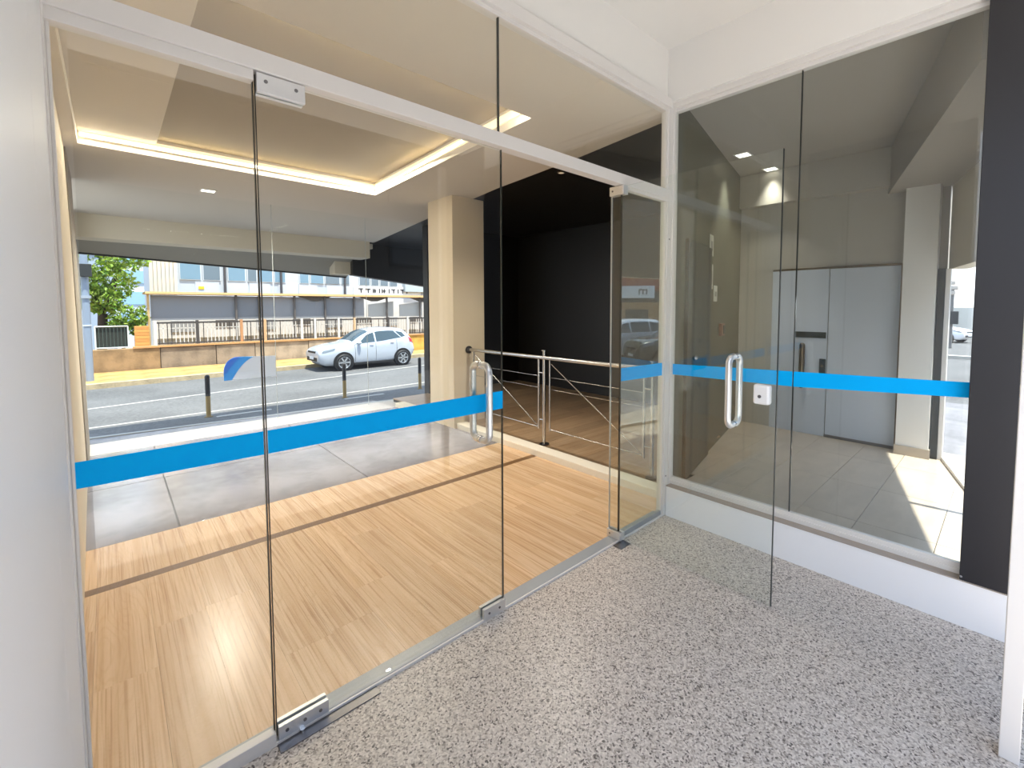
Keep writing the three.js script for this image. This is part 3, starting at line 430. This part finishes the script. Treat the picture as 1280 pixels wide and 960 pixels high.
{ // white office block across the street
  const b = group('office_building'), wh = mat(rgb(182, 188, 196), 0.7), bl = phys(rgb(120, 148, 168), 0.12), gy = phys(rgb(110, 124, 136), 0.15), fr = mat(rgb(190, 195, 202), 0.5), dk = mat(rgb(70, 68, 72), 0.6);
  part('wall', box(-1.5, 20, GY, 7.2, -27, -23), wh, b); part('roof', box(-1.7, 20.2, 7.2, 7.45, -27.2, -22.8), mat(rgb(190, 190, 190), 0.8), b);
  part('rib_panel', merge([0, 1, 2, 3, 4, 5, 6].map((k) => box(-1.5 + k * 0.13, -1.4 + k * 0.13, 2.0, 7.1, -23, -22.93))), mat(rgb(226, 208, 186), 0.8), b, 'cream ribbed wall strip');
  for (const [fy0, fy1] of [[2.62, 3.5], [4.6, 5.5], [6.0, 6.8]]) { const xs = [-0.55, 0.25, 0.95, 1.15, 1.9, 2.35, 3.0, 3.55, 4.1, 4.6, 5.3, 6.1, 6.6, 7.05, 7.7, 8.2, 8.75, 9.3]; for (let k = 0; k + 1 < xs.length; k++) { if (k % 5 === 2) continue; const o = part('window', rbox(xs[k] + 0.02, xs[k + 1] - 0.04, fy0 - 0.03 + (k > 8 ? 0.02 : 0), fy1, -23.0, -22.95, 0.004), fr, b); part('pane', box(xs[k] + 0.05, xs[k + 1] - 0.07, fy0, fy1 - 0.03, -22.955, -22.945), k % 3 === 1 || k > 9 ? gy : bl, o); } }
  for (const x of [0.0, 1.05, 2.0, 3.2, 4.1, 5.4, 6.3]) part('panel', rbox(x - 0.01, x + (x === 1.05 ? 0.9 : 0.85), 2.06, 2.58, -23.0, -22.975, 0.004), fr, b);
  for (const x of [1.06, 3.3, 6.3]) part('downpipe', cyl(V(x, 4.4, -22.9), V(0, 1, 0), 0.05, 4.8, 10), dk, b);
  part('sign_board', rbox(6.75, 10.7, 2.08, 2.55, -22.98, -22.92, 0.01), mat(rgb(236, 234, 230), 0.6), b);
  let x = 7.0; for (const [w, t] of [[0.3, 1], [0.34, 1], [0.26, 2], [0.12, 0], [0.3, 2], [0.12, 0], [0.28, 1], [0.12, 0], [0.28, 1], [0.12, 0]]) { const g = [box(x + w / 2 - 0.035, x + w / 2 + 0.035, 2.2, 2.44, -22.92, -22.9)]; if (t === 1) g.push(box(x, x + w - 0.04, 2.38, 2.44, -22.92, -22.9)); if (t === 2) g.push(box(x, x + 0.06, 2.2, 2.44, -22.92, -22.9), box(x, x + w - 0.05, 2.3, 2.35, -22.92, -22.9)); part('sign_letter', merge(g), dk, b); x += w + 0.07; }
  part('balcony', rbox(9.6, 13.5, 2.3, 3.0, -22.98, -22.7, 0.01), mat(rgb(170, 180, 186), 0.6), b); part('ground_floor', box(-1.4, 20, 0.1, 1.9, -23, -22.9), mat(rgb(206, 202, 198), 0.8), b);
  for (let k = 0; k < 9; k++) part('opening', rbox(-0.9 + k * 1.55, -0.1 + k * 1.55, 0.35 + (k % 2) * 0.2, 0.85, -22.9, -22.86, 0.01), mat(k % 2 ? rgb(96, 90, 86) : rgb(150, 150, 152), 0.5), b);
  part('yellow_plate', rbox(0.1, 0.3, 2.2, 2.33, -22.975, -22.95, 0.01), mat(rgb(240, 196, 40), 0.6), b);
  tag(settle(b), 'white two tone office block with ribbon windows behind the street shelter', 'building');
  const c = group('glass_building'), wl = mat(rgb(156, 168, 184), 0.7), gl = phys(rgb(150, 186, 210), 0.12);
  part('wall', box(-7, -2.5, GY, 4.3, -36, -32), wl, c); part('stair_tower', box(-2.5, 0.5, GY, 6.2, -36, -31.6), mat(rgb(206, 216, 226), 0.6), c); part('roof_slab', box(-7.1, -2.5, 4.3, 4.5, -36.1, -31.9), mat(rgb(226, 226, 226), 0.7), c);
  for (let k = 0; k < 5; k++) part('window', rbox(-2.3, -0.2, 0.4 + k * 1.15, 1.1 + k * 1.15, -31.62, -31.55, 0.01), gl, c);
  tag(settle(c), 'pale blue block standing farther back behind the leafy tree', 'building');
}
// trees, bushes, pillar, gate, pole
function foliage(name, list, n, size, mats, parent, spread = 1) {
  const g = new THREE.BufferGeometry(); g.setAttribute('position', new THREE.Float32BufferAttribute([0, 0, 0, 0.5, 0.28, 0.08, 0, 1, 0, -0.5, 0.28, 0.08], 3)); g.setIndex([0, 1, 2, 0, 2, 3]); g.computeVertexNormals();
  const im = new THREE.InstancedMesh(g, mats, n), q = new THREE.Quaternion(), e = new THREE.Euler(), m = new THREE.Matrix4();
  for (let i = 0; i < n; i++) { const [cx, cy, cz, r, ry] = list[Math.floor(rnd() * list.length)], a = rnd() * 6.283, u = rnd() * 2 - 1, k = Math.cbrt(rnd() * 0.75 + 0.25), s = Math.sqrt(1 - u * u); e.set(rnd() * 6.28, rnd() * 6.28, rnd() * 6.28); const sc = size * (0.6 + rnd() * 0.8); m.compose(V(cx + Math.cos(a) * s * r * k, cy + u * (ry || r) * k, cz + Math.sin(a) * s * r * k), q.setFromEuler(e), V(sc * 0.6, sc, sc)); im.setMatrixAt(i, m); im.setColorAt(i, new THREE.Color().setHSL(0.17 + rnd() * 0.09, 0.7, 0.45 + rnd() * 0.35)); }
  im.name = name; im.castShadow = im.receiveShadow = true; im.userData.kind = 'stuff'; parent.add(im); return im;
}
const leafM = phys(rgb(150, 168, 70), 0.7, { transmission: 0.3, thickness: 0, side: THREE.DoubleSide });
{
  const bark = mat(rgb(66, 54, 44), 0.9);
  let t = group('street_tree'); part('trunk', merge([tube(V(-3.0, GY, -20.4), V(-2.9, 1.2, -20.4), 0.13), tube(V(-2.9, 1.2, -20.4), V(-3.5, 2.6, -20.3), 0.08), tube(V(-2.9, 1.2, -20.4), V(-2.5, 2.5, -20.5), 0.08)]), bark, t);
  foliage('leaves', [[-3.2, 3.1, -20.3, 1.0, 0.8], [-2.7, 2.3, -20.4, 0.75, 0.6], [-3.7, 2.2, -20.5, 0.9], [-2.9, 1.7, -20.2, 0.6, 0.45], [-2.3, 3.2, -20.6, 0.7, 0.5], [-4.4, 3.0, -20.4, 0.9], [-3.4, 4.2, -20.4, 1.0]], 5200, 0.16, leafM, t);
  tag(settle(t), 'leafy green street tree behind the grey lamp pole', 'tree');
  [[-2.42, 0.95, 0.34, 0.45], [-1.96, 0.9, 0.26, 0.4]].forEach(([x, y, r, ry], i) => { t = group('bush'); part('stem', tube(V(x, GY, -20.0), V(x, y, -20.0), 0.05), bark, t); foliage('leaves', [[x, y + 0.15, -20.0, r, ry], [x - 0.1, y - 0.2, -20, r * 0.8, ry * 0.7]], 700, 0.13, leafM, t); tag(settle(t), ['rounded green bush above the dark gate, left of the other', 'spiky green bush behind the tan brick pillar, beside the shelter'][i], 'bush'); });
  const p = group('brick_pillar'); for (let k = 0; k < 7; k++) part('brick_course', rbox(-2.14, -1.76, 0.0 + k * 0.11, 0.105 + k * 0.11, -19.55 , -19.2, 0.008), mat(k % 2 ? rgb(196, 142, 78) : rgb(184, 130, 72), 0.9), p); part('footing', box(-2.16, -1.74, GY, 0.0, -19.57, -19.32), mat(rgb(160, 128, 92), 0.9), p); tag(settle(p), 'tan brick gate pillar at the left end of the fence', 'pillar');
  const g = group('gate'); part('frame', merge([tube(V(-3.1, 0.02, -19.3), V(-3.1, 0.78, -19.3), 0.02), tube(V(-2.3, 0.02, -19.3), V(-2.3, 0.78, -19.3), 0.02), tube(V(-3.1, 0.78, -19.3), V(-2.3, 0.78, -19.3), 0.02), tube(V(-3.1, 0.06, -19.3), V(-2.3, 0.06, -19.3), 0.02)]), mat(rgb(200, 206, 206), 0.5), g); const bars = []; for (let k = 1; k < 9; k++) bars.push(tube(V(-3.1 + k * 0.09, 0.06, -19.3), V(-3.1 + k * 0.09, 0.78, -19.3), 0.008, 6)); part('bars', merge(bars), mat(rgb(70, 84, 80), 0.6), g).userData.kind = 'stuff'; part('backing', box(-3.1, -2.3, 0.04, 0.75, -19.36, -19.34), mat(rgb(34, 40, 36), 0.7), g); tag(settle(g), 'dark barred gate with light frame between tree and pillar', 'gate');
  const o = group('lamp_pole'); part('pole', tube(V(-3.21, GY + 0.1, -16.9), V(-3.21, 4.4, -16.9), 0.085, 16), mat(rgb(130, 142, 158), 0.5), o); part('band', cyl(V(-3.21, 1.72, -16.9), V(0, 1, 0), 0.12, 0.08), mat(rgb(150, 158, 168), 0.4), o); part('band', cyl(V(-3.21, 0.9, -16.9), V(0, 1, 0), 0.1, 0.04), mat(rgb(190, 196, 200), 0.4), o); part('sign_box', rbox(-3.42, -3.05, 2.3, 2.66, -16.86, -16.7, 0.01), M.dark, o, 'black box'); tag(settle(o), 'grey street pole with a black box near its top, by the kerb', 'pole');
}
// bollards
{
  const mk = () => { const b = group('bollard'); part('post', tube(V(0, 0, 0), V(0, 0.44, 0), 0.042, 16), mat(rgb(150, 122, 60), 0.6), b, 'ochre lower half'); part('sleeve', merge([tube(V(0, 0.44, 0), V(0, 0.84, 0), 0.044, 16), new THREE.SphereGeometry(0.044, 16, 8, 0, 6.283, 0, 1.57).translate(0, 0.84, 0)]), mat(rgb(44, 40, 38), 0.5), b, 'black upper half'); part('foot', cyl(V(0, 0.006, 0), V(0, 1, 0), 0.075, 0.012), mat(rgb(120, 100, 60), 0.7), b); return b; };
  const b0 = mk(); const L = ['black and ochre bollard nearest the shop wall on the left', 'black and ochre bollard in front of the parked silver hatchback', 'black and ochre bollard right of the hatchback, nearest the black window frame'];
  [[-1.321, -9.903], [1.473, -9.98], [3.449, -9.778]].forEach(([x, z], i) => { let b = b0; if (i) { b = b0.clone(); b.name = numbered('bollard'); scene.add(b); } b.position.set(x, GY, z); tag(b, L[i], 'bollard', 'bollards along the kerb'); });
}
// ---------------------------------------------------------------- cars
function curve(pts) { return (x) => { if (x <= pts[0][0]) return pts[0][1]; for (let i = 0; i + 1 < pts.length; i++) { const [a, b] = pts[i], [c, d] = pts[i + 1]; if (x <= c) { const t = (x - a) / (c - a), p = i > 0 ? pts[i - 1] : pts[i], q = i + 2 < pts.length ? pts[i + 2] : pts[i + 1]; const m0 = (d - p[1]) / (c - p[0] || 1) * (c - a), m1 = (q[1] - b) / (q[0] - a || 1) * (c - a); return (2 * t ** 3 - 3 * t * t + 1) * b + (t ** 3 - 2 * t * t + t) * m0 + (-2 * t ** 3 + 3 * t * t) * d + (t ** 3 - t * t) * m1; } } return pts[pts.length - 1][1]; }; }
function makeCar(paint, o) {
  const L = o.L / 2, W = o.W / 2, top = curve(o.top), bot = curve([[-L, 0.36], [-L + 0.25, 0.2], [L - 0.25, 0.22], [L, 0.42]]), belt = curve(o.belt);
  const S = (x, v) => {                                           // [y, z] of the half section at x; v runs 0 (keel) to 7 (roof centre)
    const k = Math.max(0, Math.abs(x) - (L - 0.75)) / 0.75, w = W * (1 - 0.26 * k * k * (x < 0 ? 1 : 0.8)), t = top(x), b = bot(x), yb = Math.min(belt(x), t - 0.035), g = Math.min(1, Math.max(0, (t - belt(x)) / 0.32));
    const P = [[b, 0], [b, 0.86 * w], [b + 0.12, 0.97 * w], [Math.min(0.62, (b + yb) / 2 + 0.1), w], [yb, (0.965 - 0.05 * (1 - g)) * w], [Math.max(yb + 0.006, t - 0.02 - 0.08 * g), (0.86 - 0.13 * g) * w], [t - 0.012 * (1 + g), 0.5 * w], [t, 0]];
    const i = Math.min(6, Math.floor(v)), f = v - i; return [P[i][0] + (P[i + 1][0] - P[i][0]) * f, P[i][1] + (P[i + 1][1] - P[i][1]) * f];
  };
  const VS = [0, 1, 1.5, 2, 2.5, 3, 3.5, 4, 4.25, 4.5, 4.75, 5, 5.33, 5.66, 6, 6.5, 7], NX = 72, pos = [], idx = [], row = VS.length * 2 - 1;
  for (let i = 0; i <= NX; i++) { const x = -L + 2 * L * i / NX; for (let j = 0; j < row; j++) { const s = j < VS.length ? 1 : -1, v = j < VS.length ? VS[j] : VS[row - 1 - j], [y, z] = S(x, v); pos.push(x, y, s * z); } }
  for (let i = 0; i < NX; i++) for (let j = 0; j + 1 < row; j++) { const a = i * row + j, b = a + row; idx.push(a, a + 1, b, b, a + 1, b + 1); }
  for (const [i, f] of [[0, 1], [NX, 0]]) { const c = pos.length / 3; pos.push(i ? L : -L, 0.5, 0); for (let j = 0; j + 1 < row; j++) f ? idx.push(c, i * row + j + 1, i * row + j) : idx.push(c, i * row + j, i * row + j + 1); }
  const g = new THREE.BufferGeometry(); g.setAttribute('position', new THREE.Float32BufferAttribute(pos, 3)); g.setIndex(idx); g.computeVertexNormals();
  const car = group(o.name), body = part('body', g, paint, car);
  const glassM = phys(rgb(58, 72, 80), 0.06), blk = mat(rgb(22, 22, 24), 0.6), chrome = mat(rgb(200, 204, 208), 0.2, { metalness: 0.8 }), lens = phys(rgb(120, 130, 140), 0.08), red = phys(rgb(200, 30, 36), 0.2);
  const patchG = (c, sides, off = 0.008, n = 10) => { const out = []; for (const s of sides) { const p = [], id = []; for (let i = 0; i <= n; i++) for (let j = 0; j <= n; j++) { const u = i / n, v = j / n, B = (k) => (c[0][k] * (1 - u) + c[1][k] * u) * (1 - v) + (c[3][k] * (1 - u) + c[2][k] * u) * v, x = B(0), vv = B(1), [y, z] = S(x, vv); const e = vv > 5 ? [0.9, 0.35] : [0.25, 1]; p.push(x, y + off * e[0], s * (z + off * e[1])); } for (let i = 0; i < n; i++) for (let j = 0; j < n; j++) { const a = i * (n + 1) + j, b = a + n + 1; s > 0 ? id.push(a, b, a + 1, b, b + 1, a + 1) : id.push(a, a + 1, b, b, a + 1, b + 1); } const q = new THREE.BufferGeometry(); q.setAttribute('position', new THREE.Float32BufferAttribute(p, 3)); q.setIndex(id); q.computeVertexNormals(); q.setAttribute('uv', new THREE.Float32BufferAttribute(new Float32Array(p.length / 3 * 2), 2)); out.push(q.toNonIndexed()); } return out; };
  for (const s of [1, -1]) { for (const c of o.windows) part('side_window', patchG(c, [s])[0], glassM, car); part('headlight', patchG([[-L + 0.1, 3.55], [-L + 0.5, 3.75], [-L + 0.55, 4.25], [-L + 0.16, 4.2]], [s], 0.012)[0], lens, car); part('tail_light', patchG([[L - 0.22, 3.7], [L - 0.05, 3.7], [L - 0.06, 4.3], [L - 0.3, 4.3]], [s], 0.012)[0], red, car);
    for (const x of o.seams) part('door_seam', patchG([[x, 2.0], [x + 0.012, 2.0], [x + 0.012, 4], [x, 4]], [s], 0.003)[0], blk, body); for (const x of o.handles) { const [y, z] = S(x, 3.75); part('door_handle', rbox(x - 0.07, x + 0.07, y - 0.012, y + 0.014, s > 0 ? z - 0.01 : -z - 0.025, s > 0 ? z + 0.025 : -z + 0.01, 0.01), paint, body); }
    const mx = o.windows[0][0][0] + 0.12, [my, mz] = S(mx, 4); part('mirror', new THREE.SphereGeometry(0.1, 16, 12).scale(0.7, 0.65, 0.9).translate(mx + 0.06, my + 0.05, s * (mz + 0.09)), paint, car);
    for (const x of [o.front, o.rear]) { const [, z] = S(x, 2.6); part('wheel_arch', cyl(V(x, o.r + 0.03, s * (z - 0.045)), V(0, 0, 1), o.r + 0.05, 0.15, 32), blk, body); const w = part('wheel', new THREE.TorusGeometry(o.r - 0.06, 0.065, 12, 32).translate(x, o.r, s * (z + 0.0)), blk, car); part('hub', cyl(V(x, o.r, s * (z + 0.006)), V(0, 0, 1), o.r - 0.085, 0.06, 24), mat(rgb(60, 60, 62), 0.5), w); const sp = []; for (let k = 0; k < 6; k++) { const a = k * Math.PI / 3, b = new THREE.BoxGeometry(o.r - 0.09, 0.05, 0.02); b.translate((o.r - 0.09) / 2, 0, 0); b.rotateZ(a); b.translate(x, o.r, s * (z + 0.045)); sp.push(b); } sp.push(new THREE.TorusGeometry(o.r - 0.095, 0.014, 8, 28).translate(x, o.r, s * (z + 0.045))); part('rim', merge(sp), chrome, w); } }
  part('windshield', merge(patchG(o.screen, [1, -1])), glassM, car); part('rear_window', merge(patchG(o.back, [1, -1])), glassM, car);
  const [fy] = S(-L + 0.02, 3.6); part('grille', merge([rbox(-L - 0.012, -L + 0.05, fy - 0.02, fy + 0.05, -0.36, 0.36, 0.012), rbox(-L - 0.01, -L + 0.05, 0.36, 0.5, -0.5, 0.5, 0.015)]), blk, car); part('number_plate', rbox(-L - 0.02, -L - 0.008, 0.42, 0.52, -0.2, 0.2, 0.004), mat(rgb(200, 204, 208), 0.5), car);
  part('sill', merge([1, -1].map((s) => rbox(o.front + 0.38, o.rear - 0.36, 0.17, 0.26, s > 0 ? W * 0.86 : -W * 0.97, s > 0 ? W * 0.97 : -W * 0.86, 0.015))), blk, car);
  return car;
}
const hatch = { name: 'car', L: 3.66, W: 1.66, r: 0.3, front: -1.03, rear: 1.24, top: [[-1.83, 0.7], [-1.74, 0.82], [-1.4, 0.92], [-0.95, 0.99], [-0.72, 1.03], [-0.35, 1.29], [0.0, 1.44], [0.5, 1.51], [1.1, 1.48], [1.5, 1.38], [1.68, 1.15], [1.83, 0.8]], belt: [[-1.83, 0.7], [-1.0, 0.87], [-0.6, 0.92], [0.4, 0.97], [1.3, 1.06], [1.83, 0.98]],
  windows: [[[-0.66, 4.06], [0.14, 4.06], [0.14, 4.9], [-0.12, 4.86]], [[0.2, 4.06], [1.2, 4.1], [0.95, 4.9], [0.2, 4.92]], [[1.23, 4.15], [1.42, 4.3], [1.3, 4.8], [1.02, 4.88]]], seams: [-0.62, 0.16, 1.0], handles: [0.0, 0.82], screen: [[-0.66, 5.12], [-0.06, 5.12], [-0.06, 7], [-0.66, 7]], back: [[1.5, 5.15], [1.66, 5.15], [1.66, 7], [1.5, 7]] };
{
  const paint = phys(rgb(184, 191, 201), 0.3, { metalness: 0.2, clearcoat: 1, clearcoatRoughness: 0.05 });
  const c = makeCar(paint, hatch); c.position.set(4.25, GY, -15.72); c.rotation.y = 0.03; tag(c, 'silver white hatchback parked by the far kerb beyond the shop', 'car');
}
// ================================================================ STREET BESIDE THE LOBBY
const suv = { ...hatch, name: 'car', L: 4.4, W: 1.85, r: 0.36, front: -1.35, rear: 1.3, top: [[-2.2, 0.8], [-2.05, 1.0], [-1.6, 1.12], [-1.1, 1.17], [-0.85, 1.24], [-0.45, 1.55], [-0.1, 1.72], [0.5, 1.78], [1.6, 1.76], [2.0, 1.66], [2.12, 1.25], [2.2, 0.9]], belt: [[-2.2, 0.9], [-1.2, 1.12], [0.4, 1.18], [2.2, 1.2]], windows: [[[-0.65, 4.06], [0.2, 4.06], [0.2, 4.9], [-0.1, 4.86]], [[0.27, 4.06], [1.2, 4.06], [1.2, 4.92], [0.27, 4.92]], [[1.27, 4.06], [1.95, 4.15], [1.8, 4.85], [1.27, 4.92]]], seams: [-0.75, 0.23, 1.2], handles: [0.05, 1.0], screen: [[-0.8, 5.12], [-0.15, 5.12], [-0.15, 7], [-0.8, 7]], back: [[1.98, 5.15], [2.1, 5.15], [2.1, 7], [1.98, 7]] };
{
  const a = makeCar(phys(rgb(196, 202, 212), 0.3, { metalness: 0.3, clearcoat: 1 }), suv); a.position.set(13.2, GY, 10.4); a.rotation.y = 0.35; tag(a, 'silver sport utility car reflected in the narrow fixed pane', 'car');
  const b = makeCar(phys(rgb(70, 76, 72), 0.25, { clearcoat: 1 }), suv); b.position.set(13.4, GY, 7.3); b.rotation.y = 0.5; tag(b, 'dark green grey car reflected at the right of the narrow fixed pane', 'car');
  const c = makeCar(phys(rgb(226, 228, 232), 0.3, { clearcoat: 1 }), hatch); c.position.set(37, GY, -1.9); c.rotation.y = 1.2; tag(c, 'white car on the street seen past the lobby column', 'car');
  const h = group('brick_building'), br = mat(rgb(176, 138, 96), 0.9), rd = mat(rgb(150, 78, 56), 0.85), S = Math.SQRT1_2;
  const sub = new THREE.Group(); const put = (n, x0, x1, y0, y1, z0, z1, m, r) => { const q = part(n, rbox(x0, x1, y0, y1, z0, z1, 0.01), m, h); return q; };
  put('wall', -9, 9, 0, 2.6, -3, 0, br); put('upper_wall', -9, 9, 3.4, 6, -3, 0.05, rd); put('window_band', -9, 9, 2.6, 3.4, -3, -0.1, M.charcoal); const sg = put('sign_board', -1.6, 7, 2.9, 3.75, 0.05, 0.3, mat(rgb(226, 232, 238), 0.5));
  for (const [x, w] of [[-1.1, 0.1], [-0.85, 0.1], [-0.6, 0.1]]) part('letter', rbox(x, x + w, 3.15, 3.5, 0.3, 0.33, 0.01), M.dark, sg); part('letter', rbox(-1.1, -0.5, 3.42, 3.52, 0.3, 0.33, 0.01), M.dark, sg); part('letter', rbox(1.2, 1.32, 3.05, 3.5, 0.3, 0.33, 0.01), M.dark, sg);
  for (let k = 0; k < 5; k++) put('window', -8 + k * 3.4, -6.4 + k * 3.4, 0.9, 2.1, 0, 0.04, M.charcoal); put('white_panel', 2.2, 5, 1.4, 2.4, 0.01, 0.06, mat(rgb(222, 214, 208), 0.7)); put('roof', -9.3, 9.3, 6, 6.3, -3.2, 0.3, mat(rgb(120, 110, 104), 0.8));
  h.position.set(24, GY, 17.2); h.rotation.y = -2.18; tag(h, 'brick building with a long white sign seen in the pane reflection', 'building');
  const s = group('sign_tower'); part('mast', box(30.6, 30.9, GY, 2.6, -0.86, -0.64), mat(rgb(120, 118, 116), 0.7), s); for (let k = 0; k < 3; k++) part('sign_block', rbox(30.5, 31.0, 2.1 + k * 0.28, 2.32 + k * 0.28, -1.0 + (k % 2) * 0.12, -0.6 + (k % 2) * 0.12, 0.05), mat(rgb(196, 186, 176), 0.8), s); part('sign_panel', rbox(30.4, 30.6, 0.5, 1.2, -1.1, -0.4, 0.02), M.dark, s, 'black sign'); tag(settle(s), 'sign mast with stacked pale blocks and a black panel past the lobby', 'sign');
  const t = group('street_tree'); part('trunk', tube(V(40, GY, -4.4), V(40, 1.5, -4.4), 0.15), mat(rgb(66, 54, 44), 0.9), t); foliage('leaves', [[40, 1.3, -4.4, 1.6, 1.3], [40.5, 0.9, -2.8, 1.5, 1.0], [40, 2.2, -5.6, 1.5]], 1500, 0.3, leafM, t); tag(settle(t), 'small green tree in the sunny street past the lobby column', 'tree');
  const k = group('office_building'), kw = mat(rgb(70, 66, 62), 0.85), kg = phys(rgb(40, 46, 52), 0.25);  // added behind the camera to keep bright sky out of glass reflections
  part('wall', box(-16, 18, GY, 11.0, 17, 18.6), kw, k); part('roof', box(-16.3, 18.3, 11.0, 11.3, 16.7, 18.9), mat(rgb(110, 106, 102), 0.8), k);
  for (let i = 0; i < 11; i++) for (let j = 0; j < 4; j++) { const o = part('window', rbox(-15 + i * 3, -13 + i * 3, 0.6 + j * 2.6, 2.2 + j * 2.6, 16.95, 17.02, 0.01), M.dark, k); part('pane', box(-14.9 + i * 3, -13.1 + i * 3, 0.7 + j * 2.6, 2.1 + j * 2.6, 16.93, 16.96), kg, o); }
  tag(settle(k), 'dark grey building, unseen and added to keep bright sky out of the glass', 'building');
  struct('street_wall', box(44, 46, GY, 1.4, -16, 14), mat(rgb(206, 202, 196), 0.8)); struct('street_edge', box(24, 24.4, GY, GY + 0.14, -16, 16), M.paint);
}
renderer.render(scene, camera);
